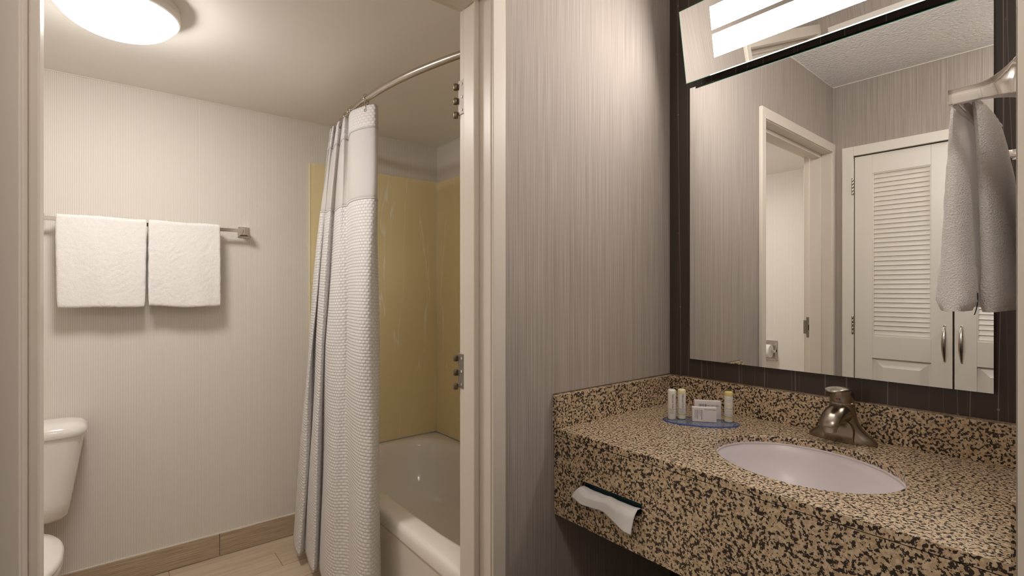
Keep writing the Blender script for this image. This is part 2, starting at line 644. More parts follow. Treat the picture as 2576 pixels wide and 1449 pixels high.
part(df, 'stop', MB().box(XJL + SL, XJR - SR, SY0, SY1, ZHEAD - ST, ZHEAD), M['trim'], bevel=.003)
ZCAS = 2.1532
for y0, y1 in ((YP - .016, YP), (YPB + .004, YPB + .011)):
    lx = XL if y0 < YP else XJL - .06
    f = .003 if y0 < YP else .006
    part(df, 'casing', MB().add([(XJR + f, y0, 0), (XJR + .045, y0, 0), (XJR + .045, y0, ZCAS), (XJR + f, y0, ZHEAD + f), (XJR + f, y1, 0), (XJR + .045, y1, 0), (XJR + .045, y1, ZCAS), (XJR + f, y1, ZHEAD + f)],
         [(0, 1, 2, 3), (4, 5, 6, 7), (0, 1, 5, 4), (1, 2, 6, 5), (2, 3, 7, 6), (3, 0, 4, 7)]), M['trim'], bevel=.002)
    part(df, 'casing', MB().add([(XJL - f, y0, 0), (lx, y0, 0), (lx, y0, ZCAS), (XJL - f, y0, ZHEAD + f), (XJL - f, y1, 0), (lx, y1, 0), (lx, y1, ZCAS), (XJL - f, y1, ZHEAD + f)],
         [(0, 1, 2, 3), (4, 5, 6, 7), (0, 1, 5, 4), (1, 2, 6, 5), (2, 3, 7, 6), (3, 0, 4, 7)]), M['trim'], bevel=.002)
    part(df, 'casing', MB().add([(XJL - f, y0, ZHEAD + f), (XJR + f, y0, ZHEAD + f), (XJR + .045, y0, ZCAS), (lx, y0, ZCAS), (XJL - f, y1, ZHEAD + f), (XJR + f, y1, ZHEAD + f), (XJR + .045, y1, ZCAS), (lx, y1, ZCAS)],
         [(0, 1, 2, 3), (4, 5, 6, 7), (0, 1, 5, 4), (1, 2, 6, 5), (2, 3, 7, 6), (3, 0, 4, 7)]), M['trim'], bevel=.002)
for i, z1 in enumerate((1.9009, 1.1176, .31)):
    z0 = z1 - .098
    hg = part(df, 'hinge', MB().box(XJR - .0025, XJR + .001, 1.178, 1.226, z0, z1), M['satin'], bevel=.0006, label='bare steel hinge leaf with three knuckles')
    for a in (.0, .42, .83):
        kz = z1 - .006 - a * .098
        part(df, 'knuckle', MB().lathe([(.0065, kz - .0165), (.0072, kz - .0155), (.0072, kz - .001), (.0065, kz)], (XJR - .006, 1.2335, 0), 16), M['bronze'], parent=hg, smoothed=40)
    for zz in (z1 - .012, (z0 + z1) / 2, z0 + .012):
        part(df, 'screw', MB().lathe([(.004, -.0012), (.004, .0), (.0025, .0004)], (XJR - .0026, 1.207, zz), 12, 'x'), M['chrome'], parent=hg, smoothed=40)
sp = part(df, 'strike_plate', MB().box(XJL - .001, XJL + .002, 1.176, 1.206, 1.016, 1.138).box(XJL - .001, XJL + .002, 1.205, 1.222, 1.038, 1.118), M['satin'], label='brushed metal strike plate')
part(df, 'latch_hole', MB().box(XJL + .0015, XJL + .0024, 1.182, 1.196, 1.060, 1.092), M['darkmetal'], parent=sp)
for zz in (1.026, 1.128):
    part(df, 'screw', MB().lathe([(.004, 0), (.003, .0012)], (XJL + .002, 1.190, zz), 12, 'x'), M['chrome'], parent=sp, smoothed=40)

# ------------------------------------------------------------------ closet doors and their casing
cc = thing('trim_1', 'cream painted casing around the louvred closet doors', None, (XL, CY1, 0), kind='structure')
XF = XL + .018
part(cc, 'casing', MB().box(XL, XF, CY1, CY1 + .0555, 0, CZ + .0535), M['closet'], bevel=.002)
part(cc, 'casing', MB().box(XL, XF, CY0 - .055, CY0, 0, CZ + .0535), M['closet'], bevel=.002)
part(cc, 'casing', MB().box(XL, XF, CY0, CY1, CZ, CZ + .0535), M['closet'], bevel=.002)
slat_me = None


def closet_door(name, label, ya, yb, ly0, ly1, hy, hinge_y):
    global slat_me
    d = thing(name, label, None, (XL - .02, (ya + yb) / 2, 0), kind='structure')
    x0, x1 = XL - .034, XL + .004
    LZ0, LZ1, PZ0, PZ1 = 1.0454, 1.954, .215, .9215
    for a, c in ((ya, ly0), (ly1, yb)):
        part(d, 'stile', MB().box(x0, x1, a, c, .012, CZ - .006), M['closet'], bevel=.0012)
    for a, c in ((LZ1, CZ - .006), (PZ1, LZ0), (.012, PZ0)):
        part(d, 'rail', MB().box(x0, x1 - .0006, ly0, ly1, a, c), M['closet'], bevel=.0012)
    # raised panel
    g = .006
    def rr(i, x): return [(x, ly0 + i, PZ0 + i), (x, ly1 - i, PZ0 + i), (x, ly1 - i, PZ1 - i), (x, ly0 + i, PZ1 - i)]
    part(d, 'panel', MB().loft([rr(0, x0 + .008), rr(0, x1 - .012), rr(.012, x1 - .014), rr(.045, x1 - .004), rr(.048, x1 - .003)]), M['closet'])
    # frame moulding round the louvres
    mo = MB()
    for q in ((ly0, ly0 + g, LZ0, LZ1), (ly1 - g, ly1, LZ0, LZ1), (ly0 + g, ly1 - g, LZ1 - g, LZ1), (ly0 + g, ly1 - g, LZ0, LZ0 + g)):
        mo.box(x0, x1 - .004, *q)
    part(d, 'moulding', mo, M['closet'], bevel=.001)
    # 35 slats share one mesh
    n, wy = 35, (ly1 - ly0) - 2 * g
    pitch = (LZ1 - LZ0 - 2 * g) / n
    if slat_me is None:
        a = R(15)
        sm = MB()
        hh, tt = .0127, .0030
        ring = [(-tt, -hh), (tt, -hh), (tt, hh), (-tt, hh)]
        pr = [(x * math.cos(a) - z * math.sin(a), x * math.sin(a) + z * math.cos(a)) for x, z in ring]
        sm.loft([[(x, -wy / 2, z) for x, z in pr], [(x, wy / 2, z) for x, z in pr]])
        t = make('slat', sm, M['closet'], bevel=.001, seg=1)
        slat_me = t.data
        bpy.data.objects.remove(t)
    for i in range(n):
        s_ = bpy.data.objects.new('slat', slat_me)
        COL.objects.link(s_)
        s_.parent = d
        s_.location = (x1 - .013 - d.location.x, (ly0 + ly1) / 2 - d.location.y, LZ0 + g + pitch * (i + .5))
    # bow handle
    z0, z1 = .934, 1.121
    path, rr_ = [], []
    rings = []
    for i in range(25):
        q = i / 24
        k = math.sin(math.pi * q)
        px, pz = x1 + .002 + .030 * k ** .8, z0 + (z1 - z0) * q
        wy_, wt = .0035 + .0065 * k, .0022 + .0022 * k
        dxdz = .030 * math.pi * math.cos(math.pi * q) / (z1 - z0)
        ln = math.hypot(1, dxdz)
        nx, nz = 1 / ln, -dxdz / ln
        rings.append([(px + nx * wt * math.cos(u) , hy + wy_ * math.sin(u), pz + nz * wt * math.cos(u)) for u in [2 * math.pi * j / 14 for j in range(14)]])
    h = part(d, 'handle', MB().loft(rings), M['steel'], smoothed=60, label='brushed steel bow handle')
    for zz in (z0 + .006, z1 - .006):
        part(d, 'handle_post', MB().lathe([(.0045, -.002), (.0045, .010)], (x1, hy, zz), 12, 'x'), M['steel'], parent=h, smoothed=40)
    for za, zb in ((1.843, 1.939), (1.049, 1.154), (.25, .35)):
        hb = MB()
        for j in range(5):
            a, c = za + (zb - za) * j / 5, za + (zb - za) * (j + 1) / 5
            hb.lathe([(.0058, a + .0006), (.0062, a + .0012), (.0062, c - .0012), (.0058, c - .0006)], (XF - .001, hinge_y, 0), 14)
        part(d, 'hinge', hb, M['steel'], smoothed=40, label='steel butt hinge barrel')
    return d


closet_door('door_2', 'white louvred closet door with two hinges showing, seen whole in the mirror', .5425, .9665, .6263, .8828, .5723, .9735)
closet_door('door_3', 'white louvred closet door mostly hidden behind the hand towel in the mirror', .105, .5345, .1937, .4502, .5065, .0985)

# ================================================================== bathroom things
# ------------------------------------------------------------------ dome lamp
LX, LY = .021, 1.998
dl = thing('ceiling_light', 'glowing white dome lamp on the bathroom ceiling', 'lamp', (LX, LY, ZB))
part(dl, 'base_plate', MB().lathe([(.150, ZB), (.1625, ZB), (.1625, ZB - .012), (.1605, ZB - .016), (.1640, ZB - .024), (.1640, ZB - .041), (.160, ZB - .044), (.150, ZB - .042)], (LX, LY, 0), 64), M['ceil'], smoothed=35)
prof = [(.1525 * math.cos(t * math.pi / 2 / 16), ZB - .038 - .073 * math.sin(t * math.pi / 2 / 16)) for t in range(16)] + [(.001, ZB - .111)]
part(dl, 'diffuser', MB().lathe(prof, (LX, LY, 0), 64), M['bathlamp'], smoothed=60)
# added fill lamp out of view, to brighten hand towel, closet doors and tub
hl = thing('ceiling_light', 'added unseen dome fill lamp on the popcorn ceiling of the hall', 'lamp', (.13, -.10, ZV))
part(hl, 'base_plate', MB().lathe([(.150, ZV), (.1625, ZV), (.1625, ZV - .02), (.150, ZV - .033)], (.13, -.10, 0), 48), M['ceil'], smoothed=35)
prof = [(.150 * math.cos(t * math.pi / 2 / 12), ZV - .031 - .077 * math.sin(t * math.pi / 2 / 12)) for t in range(12)] + [(.001, ZV - .108)]
part(hl, 'diffuser', MB().lathe(prof, (.13, -.10, 0), 48), M['hallfill'], smoothed=60)

# ------------------------------------------------------------------ towel bar and two bath towels
BZ, BY = 1.590, YB - .070
tb = thing('towel_bar', 'chrome towel bar with square posts on the ribbed back wall', 'towel bar', (.15, YB, BZ))
part(tb, 'bar', MB().box(-.235, .530, BY - .005, BY + .005, BZ - .008, BZ + .009), M['chrome'], bevel=.0015)
for px in (.525, -.235):
    def sq(h, y, zc=BZ): return [(px - h, y, zc - h), (px + h, y, zc - h), (px + h, y, zc + h), (px - h, y, zc + h)]
    part(tb, 'post', MB().loft([sq(.026, YB), sq(.026, YB - .006), sq(.021, YB - .008), sq(.021, YB - .014), sq(.013, YB - .022), sq(.0115, BY - .012), sq(.010, BY - .014)]), M['chrome'], bevel=.001)


def bath_towel(name, label, x0, x1, zb_front, zb_back, seed, sag):
    rnd = random.Random(seed)
    t = thing(name, label, 'towel', ((x0 + x1) / 2, BY, BZ - .36))
    ph = [rnd.uniform(0, 6.28) for _ in range(6)]
    n, rows = 60, []
    th = .011
    # closed cross-section running round the towel: outer skin front bottom -> over bar -> back bottom -> inner skin back
    sec = []
    top = BZ + .021
    zf = [zb_front + (top - .012 - zb_front) * k / 34 for k in range(35)]
    of = lambda z: BY - .019 - .010 * (1 - ((z - zb_front) / (top - zb_front))) ** 1.0
    for k, z in enumerate(zf): sec.append((of(z), z, 'f', k / 34))
    for k in range(1, 10):
        a = math.pi * k / 10
        sec.append((BY - .019 * math.cos(a), top - .012 + .013 * math.sin(a), 't', k / 10))
    for k in range(30):
        z = top - .012 - (top - .012 - zb_back) * k / 29
        sec.append((BY + .019, z, 'b', k / 29))
    inner = []
    for k in range(30):
        z = zb_back + (BZ - .010 - zb_back) * k / 29
        inner.append((BY + .0075, z, 'i', 0))
    for k in range(30):
        z = BZ - .010 - (BZ - .010 - zb_front) * k / 29
        inner.append((of(z) + .0165, z, 'i', 0))
    ring0 = sec + [(BY + .018, zb_back - .004, 'e', 0), (BY + .010, zb_back - .004, 'e', 0)] + inner + [(of(zb_front) + .014, zb_front - .006, 'e', 0), (of(zb_front) + .004, zb_front - .007, 'e', 0)]
    rings = []
    for i in range(n + 1):
        q = i / n
        x = x0 + (x1 - x0) * q
        e = min(q, 1 - q) * n
        shrink = 1 - .55 * max(0, 1 - e / 2.2) ** 2
        ring = []
        for (y, z, kk, s_) in ring0:
            low = max(0, min(1, (BZ - z) / .36))
            dy = .0035 * low * math.sin(q * 7 + ph[0] + z * 4) + .002 * math.sin(q * 16 + ph[1] + z * 9) * low
            dz = (.004 * math.sin(q * 3.4 + ph[2]) + .002 * math.sin(q * 8 + ph[3])) * low + sag * (q - .5) * low
            if kk in 'ti' and z > BZ: dz += .0015 * math.sin(q * 9 + ph[4])
            dx = .006 * low * (.5 - q) * 2 * (1 if seed % 2 else -.2) + .0012 * math.sin(z * 60 + ph[5]) * (1 if e < 1 else 0)
            ymid = (of(z) + .008) if (y < BY) else BY + .013
            yy = ymid + (y - ymid) * shrink
            ring.append((x + dx, yy + dy, z + dz))
        rings.append(ring)
    body = part(t, 'towel_body', MB().loft(rings), M['terry'], smoothed=75)
    tx = bpy.data.textures.get('terry_fuzz') or bpy.data.textures.new('terry_fuzz', 'CLOUDS')
    tx.noise_scale = .012
    md = body.modifiers.new('sub', 'SUBSURF')
    md.levels = md.render_levels = 1
    md = body.modifiers.new('fuzz', 'DISPLACE')
    md.texture = tx
    md.strength = .0035
    md.mid_level = .5
    return t


bath_towel('bath_towel', 'folded white bath towel, the one by the door frame, on the wall bar', -.172, .1300, 1.236, 1.25, 3, .004)
bath_towel('bath_towel', 'folded white bath towel, the one nearer the shower curtain, on the wall bar', .1335, .4130, 1.233, 1.25, 4, -.003)

# ------------------------------------------------------------------ toilet
TXc = -.308
to = thing('toilet', 'white porcelain toilet with its tank half hidden by the door frame', 'toilet', (TXc, 2.45, 0))
ty = 2.700
rings = [sup(TXc, ty + .01, .150, .070, .398, 4), sup(TXc, ty + .005, .172, .086, .402, 4), sup(TXc, ty, .181, .094, .415, 4), sup(TXc, ty, .190, .098, .47, 4.5), sup(TXc, ty, .226, .102, .70, 5), sup(TXc, ty, .229, .103, .728, 5)]
tank = part(to, 'tank', MB().loft(rings), M['porcelain'], smoothed=50)
rings = [sup(TXc, ty, .225, .100, .727, 5, 64), sup(TXc, ty, .236, .109, .728, 5, 64), sup(TXc, ty, .239, .111, .735, 5, 64), sup(TXc, ty, .239, .111, .745, 5, 64), sup(TXc, ty, .234, .107, .758, 5, 64), sup(TXc, ty, .220, .097, .770, 4.5, 64), sup(TXc, ty, .190, .075, .777, 4, 64), sup(TXc, ty, .10, .03, .779, 3, 64)]
part(to, 'tank_lid', MB().loft(rings), M['porcelain'], smoothed=60)
hd = part(to, 'flush_lever', MB().lathe([(.012, 0), (.012, -.012), (.009, -.014)], (TXc - .16, ty - .10, .665), 16, 'y').tube([(TXc - .16, ty - .118, .665), (TXc - .12, ty - .120, .662), (TXc - .08, ty - .118, .657)], .005), M['chrome'], parent=tank, smoothed=50)
by = 2.275
bowl = [sup(TXc, 2.42, .105, .250, 0, 3), sup(TXc, 2.42, .105, .250, .02, 3), sup(TXc, 2.43, .095, .225, .12, 3), sup(TXc, 2.38, .120, .250, .22, 2.6), sup(TXc, 2.32, .165, .285, .32, 2.3), sup(TXc, 2.30, .182, .285, .365, 2.3), sup(TXc, 2.30, .178, .281, .378, 2.3)]
part(to, 'bowl', MB().loft(bowl), M['porcelain'], smoothed=60)
part(to, 'deck', MB().hexa([(TXc - .105, 2.47), (TXc + .105, 2.47), (TXc + .105, 2.78), (TXc - .105, 2.78)], .30, .399), M['porcelain'], bevel=.015, seg=3, smoothed=50)
part(to, 'seat', MB().loft([sup(TXc, by, .180, .245, .379, 2.4), sup(TXc, by, .186, .250, .383, 2.4), sup(TXc, by, .186, .250, .392, 2.4), sup(TXc, by, .181, .246, .396, 2.4)]), M['porcelain'], smoothed=50)
part(to, 'seat_lid', MB().loft([sup(TXc, by, .181, .246, .3985, 2.4), sup(TXc, by, .187, .251, .402, 2.4), sup(TXc, by, .187, .251, .412, 2.4), sup(TXc, by, .180, .245, .420, 2.4), sup(TXc, by, .150, .21, .4255, 2.3), sup(TXc, by, .06, .09, .428, 2.1)]), M['porcelain'], smoothed=50)
for sx in (-.075, .075):
    part(to, 'lid_hinge', MB().box(TXc + sx - .02, TXc + sx + .02, 2.505, 2.54, .397, .425), M['porcelain'], bevel=.006, smoothed=50)

# ------------------------------------------------------------------ tub
X0, Y0T = .868, YPB + .008
tcx, tcy, ta, tbb = (X0 + XS) / 2 - .001, (Y0T + YB) / 2 - .001, (XS - X0) / 2 - .001, (YB - Y0T) / 2 - .001
tu = thing('bathtub', 'cream enamel bathtub behind the shower curtain', 'bathtub', (tcx, tcy, 0))
K = 128
def tr(i, z, n=60): return sup(tcx, tcy, ta - i, tbb - i, z, n, K)
bcx, bcy = tcx + .012, tcy + .0
rings = [tr(.007, 0), tr(.007, .330), tr(.005, .336), tr(.001, .342), tr(.0, .348), tr(.0, .375), tr(.003, .389), tr(.010, .3975), tr(.020, .4005),
         sup(bcx, bcy, .322, .735, .4005, 5.5, K), sup(bcx, bcy, .312, .726, .398, 5.2, K), sup(bcx, bcy, .302, .716, .388, 5, K), sup(bcx, bcy, .295, .708, .36, 4.6, K),
         sup(bcx, bcy, .280, .685, .25, 4.2, K), sup(bcx, bcy - .01, .262, .645, .14, 4, K), sup(bcx, bcy - .02, .240, .60, .09, 3.8, K), sup(bcx, bcy - .02, .20, .54, .068, 3.6, K), sup(bcx, bcy - .02, .10, .3, .062, 3, K)]
part(tu, 'tub_shell', MB().loft(rings), M['tub'], smoothed=50)
part(tu, 'drain', MB().lathe([(.03, .060), (.03, .0665), (.024, .0675)], (bcx, Y0T + .30, 0), 24), M['chrome'], smoothed=40)
# wall surround
su = thing('shower_surround', 'mustard beige veined panels lining the walls above the tub', 'wall panel', (1.3, YB, .402))
su.location.y -= .001
su.location.x -= .001
part(su, 'back_panel', MB().box(.852, XS - .007, YB - .007, YB, .403, 1.990), M['marble'])
part(su, 'side_panel', MB().box(XS - .007, XS, YPB + .01, YB, .403, 1.984), M['marble'])
part(su, 'edge_trim', MB().box(.846, .852, YB - .009, YB, .10, 1.990), M['paleyellow'], bevel=.001)
sc = MB().box(.86, XS - .007, YB - .012, YB - .007, .400, .405).box(XS - .012, XS - .007, YPB + .01, YB - .007, .400, .405).box(XS - .0105, XS - .007, YB - .0105, YB - .007, .405, 1.988)
part(su, 'caulk_bead', sc, M['caulk'])

# ------------------------------------------------------------------ shower rod, rings and curtain
RODZ = 2.090
def rodx(y): return .8285 + .2516 * (y - 2.02) ** 2
rd = thing('shower_rod', 'curved brushed steel shower rod below the ceiling', 'rod', (.75, 2.0, RODZ))
part(rd, 'rod', MB().tube([(rodx(y), y, RODZ) for y in [1.225 + (YB - .01 - 1.225) * k / 60 for k in range(61)]], .0127, 20), M['steel'], smoothed=60)
for y, sg in ((YB, -1), (YPB + .004, 1)):
    part(rd, 'flange', MB().lathe([(.034, 0), (.034, sg * .006), (.022, sg * .016), (.016, sg * .028)], (rodx(y), y, RODZ), 28, 'y'), M['steel'], smoothed=40)


def ratio(px):
    u = (px - 1288.18) / 1262.93
    s_, c_ = math.sin(.67592), math.cos(.67592)
    return (s_ + c_ * u) / (c_ - s_ * u)


def cr(P, t):      # Catmull-Rom through 2-D control points
    n = len(P) - 1
    i = min(int(t * n), n - 1)
    f = t * n - i
    p0, p1, p2, p3 = P[max(i - 1, 0)], P[i], P[i + 1], P[min(i + 2, n)]
    return tuple(.5 * (2 * p1[k] + (p2[k] - p0[k]) * f + (2 * p0[k] - 5 * p1[k] + 4 * p2[k] - p3[k]) * f * f + (3 * p1[k] - p0[k] - 3 * p2[k] + p3[k]) * f ** 3) for k in (0, 1))


# folds: plan of the pleats at the hem, the top and half way (x off the tub side, y along it)
def plan(l, dx=0.0): return [(x + dx, (x + dx) / ratio(px)) for px, x in l]
TOPP = plan([(950, .800), (944, .780), (925, .760), (900, .742), (884, .735), (879, .748), (878, .758), (872, .748), (867, .738), (864, .750), (863, .760), (857, .749), (852, .739), (848, .751), (847, .761), (842, .750), (839, .741), (836, .752), (835, .760), (834, .75), (833, .745)], .068)
MIDP = plan([(952, .800), (944, .775), (928, .748), (905, .728), (886, .733), (877, .750), (873, .756), (862, .742), (846, .724), (830, .716), (822, .736), (819, .742), (813, .722), (806, .706), (799, .712), (795, .730), (793, .735), (789, .716), (784, .703), (780, .710), (778, .730)], .030)
BOTP = plan([(957, .815), (948, .785), (930, .752), (905, .730), (888, .735), (880, .752), (876, .757), (862, .742), (840, .716), (818, .710), (807, .730), (803, .736), (796, .716), (786, .698), (776, .705), (771, .722), (768, .726), (760, .708), (750, .692), (741, .700), (738, .720)])
ZT, ZH, ZW, ZB0 = 2.060, 1.964, 1.664, .055


def curt(t, z):
    q = (ZT - z) / (ZT - ZB0)
    a = cr(TOPP, t); m_ = cr(MIDP, t); c_ = cr(BOTP, t)
    if q < .5:
        k = (q / .5) ** .8
        x, y = a[0] + (m_[0] - a[0]) * k, a[1] + (m_[1] - a[1]) * k
    else:
        k = (q - .5) / .5
        x, y = m_[0] + (c_[0] - m_[0]) * k, m_[1] + (c_[1] - m_[1]) * k
    x += .003 * math.sin(z * 7 + t * 20) * min(1, q * 6)
    y += .004 * math.sin(z * 5 + t * 33) * min(1, q * 4)
    dz = .012 * math.sin(t * 9) * min(1, q * 5) * .4
    return (x, y, z + (dz if z > ZB0 + .3 else 0))


sc_ = thing('shower_curtain', 'white shower curtain with sheer window and waffle weave bunched on the rod', 'shower curtain', (.75, 2.1, ZB0))


def curtain_sheet(z1, z0, nz, nt=320, off=0.0):
    rows, uvs = [], []
    arc = [0.0]
    for i in range(nt):
        a, c_ = curt(i / nt, 1.0), curt((i + 1) / nt, 1.0)
        arc.append(arc[-1] + math.hypot(a[0] - c_[0], a[1] - c_[1]))
    for j in range(nz + 1):
        z = z1 + (z0 - z1) * j / nz
        row = []
        for i in range(nt + 1):
            p = curt(i / nt, z)
            if off:
                p2 = curt(min(1, i / nt + .003), z); p1 = curt(max(0, i / nt - .003), z)
                tx, ty_ = p2[0] - p1[0], p2[1] - p1[1]
                l = math.hypot(tx, ty_) + 1e-9
                p = (p[0] - ty_ / l * off, p[1] + tx / l * off, p[2])
            row.append(p)
            uvs.append((arc[i], z))
        rows.append(row)
    mb = MB().sheet(rows)
    mb.uv = uvs
    return mb


def cloth(name, mb, m, thick):
    o = part(sc_, name, mb, m, smoothed=85)
    md = o.modifiers.new('thick', 'SOLIDIFY')
    md.thickness = thick
    md.offset = 0
    return o


cloth('header_band', curtain_sheet(ZT, ZH, 10), M['waffle'], .004)
cloth('sheer_window', curtain_sheet(ZH + .001, ZW, 20), M['fabric'], .0012)
cloth('waffle_panel', curtain_sheet(ZW + .001, ZB0, 90), M['waffle'], .004)
for nm, z in (('hem', ZH), ('hem', ZW)):
    cloth(nm, curtain_sheet(z + .004, z - .004, 1), M['fabric'], .0062)
# rings on the rod, each with a grommet
for k, t in enumerate((.11, .27, .42, .57, .72, .88)):
    p = curt(t, ZT - .022)
    ry = p[1] + .012 * (k == 0)
    rx = rodx(ry)
    rg = thing('curtain_ring', ('steel curtain ring nearest the camera on the rod', 'second steel curtain ring from the free end of the rod', 'third steel curtain ring from the near end of the curtain', 'fourth steel curtain ring from the near end of the curtain', 'fifth steel curtain ring from the near end of the curtain', 'steel curtain ring at the far end of the bunched curtain')[k],
               'ring', (rx, ry, RODZ), group='shower curtain rings')
    path = []
    for i in range(22):
        a = R(-60 + 300 * i / 21)
        path.append((rx + .0205 * math.cos(a) * .8, ry + .0205 * math.cos(a) * .55, RODZ + .0205 * math.sin(a) - .001))
    path += [((path[-1][0] + p[0]) / 2, (path[-1][1] + p[1]) / 2, RODZ - .028), (p[0], p[1] - .004, p[2] + .004)]
    part(rg, 'hook', MB().tube(path, .0018, 8), M['chrome'], smoothed=60)
    for q in (0, 21):
        part(rg, 'roller_ball', MB().lathe([(.0005, -.003), (.0026, -.0015), (.003, 0), (.0026, .0015), (.0005, .003)], path[q], 10), M['bronze'], smoothed=60)
    p1, p2 = curt(t - .01, p[2]), curt(t + .01, p[2])
    d = Vector((p2[0] - p1[0], p2[1] - p1[1], 0)).normalized()
    nn = Vector((d.y, -d.x, 0))
    if nn.y > 0: nn = -nn
    c0 = Vector(p) + nn * .003
    gm = MB()
    rings = []
    for i in range(20):
        a = 2 * math.pi * i / 20
        cc_ = c0 + d * (.0055 * math.cos(a)) + Vector((0, 0, .0055 * math.sin(a)))
        e = (cc_ - c0).normalized()
        rings.append([tuple(cc_ + e * .0016 * math.cos(j * math.pi / 3) + nn * .0016 * math.sin(j * math.pi / 3)) for j in range(6)])
    gm.loft(rings + [rings[0]], False, False)
    g_ = make('grommet', gm, M['steel'], smoothed=60, origin=ORI[sc_.name])
    g_.parent = sc_

# ------------------------------------------------------------------ recessed paper holder on the left wall (seen in the mirror)
ph = thing('paper_holder', 'chrome recessed paper holder in the bathroom left wall, seen in the mirror', 'paper holder', (XBL, 1.77, .75))
py0, py1, pz0, pz1 = 1.690, 1.850, .748, .906
fr = MB()
for q in ((py0, py1, pz0, pz0 + .018), (py0, py1, pz1 - .018, pz1), (py0, py0 + .018, pz0 + .018, pz1 - .018), (py1 - .018, py1, pz0 + .018, pz1 - .018)): fr.box(XBL, XBL + .008, *q)
part(ph, 'frame', fr, M['chrome'], bevel=.002)
part(ph, 'recess', MB().box(XBL, XBL + .003, py0 + .018, py1 - .018, pz0 + .018, pz1 - .018), M['steel'])
part(ph, 'spindle', MB().lathe([(.009, py0 + .010), (.009, py1 - .010)], (XBL + .055, 0, .826), 16, 'y'), M['chrome'], smoothed=50)
for yy in (py0 + .006, py1 - .012):
    part(ph, 'arm', MB().box(XBL, XBL + .064, yy, yy + .006, .816, .836), M['chrome'], bevel=.002)
solo('paper_roll', 'white toilet paper roll in the chrome holder, seen in the mirror', 'paper roll', MB().lathe([(.020, py0 + .028), (.048, py0 + .028), (.050, py0 + .031), (.050, py1 - .031), (.048, py1 - .028), (.020, py1 - .028)], (XBL + .055, 0, .826), 32, 'y'), M['tissue'], smoothed=40)

# ================================================================== vanity
FO = .591       # front of the counter, off the mirror wall


def lt(o): return -.0135 * o + .0005       # left edge along the partition wall at distance o
def rt(o): return (YP - YR) / math.cos(PHI) - .0137 * o


ct = thing('vanity_counter', 'speckled brown granite vanity counter with apron and backsplash', 'counter', (.3, .5, ZC), frame='M')
# top slab with an oval hole
ET, EO, EA, EB, EROT = .5724, .3275, .206, .178, R(18)
NE = 96
hole = []
for i in range(NE):
    a = 2 * math.pi * i / NE
    t_, o_ = EA * math.cos(a), EB * math.sin(a)
    hole.append((EO + o_ * math.cos(EROT) + t_ * math.sin(EROT), ET + t_ * math.cos(EROT) - o_ * math.sin(EROT)))
lo, hi = (0, FO)
corners = [(0.0, lt(0)), (FO, lt(FO)), (FO, rt(FO)), (0.0, rt(0))]


def to_border(p):       # shoot from the hole centre through p to the slab edge
    d = (p[0] - EO, p[1] - ET)
    best = 1e9
    for i in range(4):
        a, c_ = corners[i], corners[(i + 1) % 4]
        e = (c_[0] - a[0], c_[1] - a[1])
        den = d[0] * e[1] - d[1] * e[0]
        if abs(den) < 1e-9: continue
        s_ = ((a[0] - EO) * e[1] - (a[1] - ET) * e[0]) / den
        u = ((a[0] - EO) * d[1] - (a[1] - ET) * d[0]) / den
        if s_ > 0 and -1e-6 <= u <= 1 + 1e-6: best = min(best, s_)
    return (EO + d[0] * best, ET + d[1] * best)


outer = [to_border(p) for p in hole]
for c_ in corners:       # snap the nearest border points to the corners
    k = min(range(NE), key=lambda i: (outer[i][0] - c_[0]) ** 2 + (outer[i][1] - c_[1]) ** 2)
    outer[k] = c_
slab = MB()
th = .0185
r = lambda pts, z: [(p[0], p[1], z) for p in pts]
hole2 = [(EO + (p[0] - EO) * 1.008, ET + (p[1] - ET) * 1.008) for p in hole]
slab.loft([r(hole, ZC - th), r(hole, ZC - .002), r(hole2, ZC), r(outer, ZC), r(outer, ZC - th), r(hole, ZC - th)], False, False)
part(ct, 'countertop', slab, M['granite'], smoothed=30, weld=True)
# apron with the tissue slot
AO0, AO1, AZ0, AZ1 = FO - .022, FO - .001, .6425, ZC - th - .0022
S0, S1, SZ0, SZ1 = .099, .305, .734, .771
ap = MB()
ys = [lt(FO) + .004, S0, S1, rt(FO)]
zs = [AZ0, SZ0, SZ1, AZ1]
grid = {}
for xi, ox in ((0, AO0), (1, AO1)):
    for i, y_ in enumerate(ys):
        for j, z_ in enumerate(zs):
            grid[xi, i, j] = len(ap.v)
            ap.v.append((ox, y_, z_))
for i in range(3):
    for j in range(3):
        if (i, j) == (1, 1): continue
        for xi in (0, 1):
            ap.f.append((grid[xi, i, j], grid[xi, i + 1, j], grid[xi, i + 1, j + 1], grid[xi, i, j + 1]))
def wall4(i0, j0, i1, j1): ap.f.append((grid[0, i0, j0], grid[0, i1, j1], grid[1, i1, j1], grid[1, i0, j0]))
for i in range(3): wall4(i, 0, i + 1, 0); wall4(i, 3, i + 1, 3)
for j in range(3): wall4(0, j, 0, j + 1); wall4(3, j, 3, j + 1)
wall4(1, 1, 2, 1); wall4(1, 2, 2, 2); wall4(1, 1, 1, 2); wall4(2, 1, 2, 2)
part(ct, 'apron', ap, M['granite'])
part(ct, 'joint', MB().box(AO0, AO1 - .003, ys[0], ys[-1], AZ1, ZC - th), M['dark'])
BSH = .0966
part(ct, 'backsplash', MB().hexa([(.0, .0), (.020, .0), (.020, rt(.02)), (.0, rt(0))], ZC, ZC + BSH), M['granite'], bevel=.0012)
part(ct, 'backsplash', MB().hexa([(.0205, lt(.02)), (FO + .002, lt(FO)), (FO + .002, lt(FO) + .020), (.0205, lt(.02) + .020)], ZC, ZC + BSH), M['granite'], bevel=.0012)
part(ct, 'backsplash', MB().hexa([(.0205, rt(.02) - .020), (FO + .002, rt(FO) - .020), (FO + .002, rt(FO)), (.0205, rt(.02))], ZC, ZC + BSH), M['granite'], bevel=.0012)
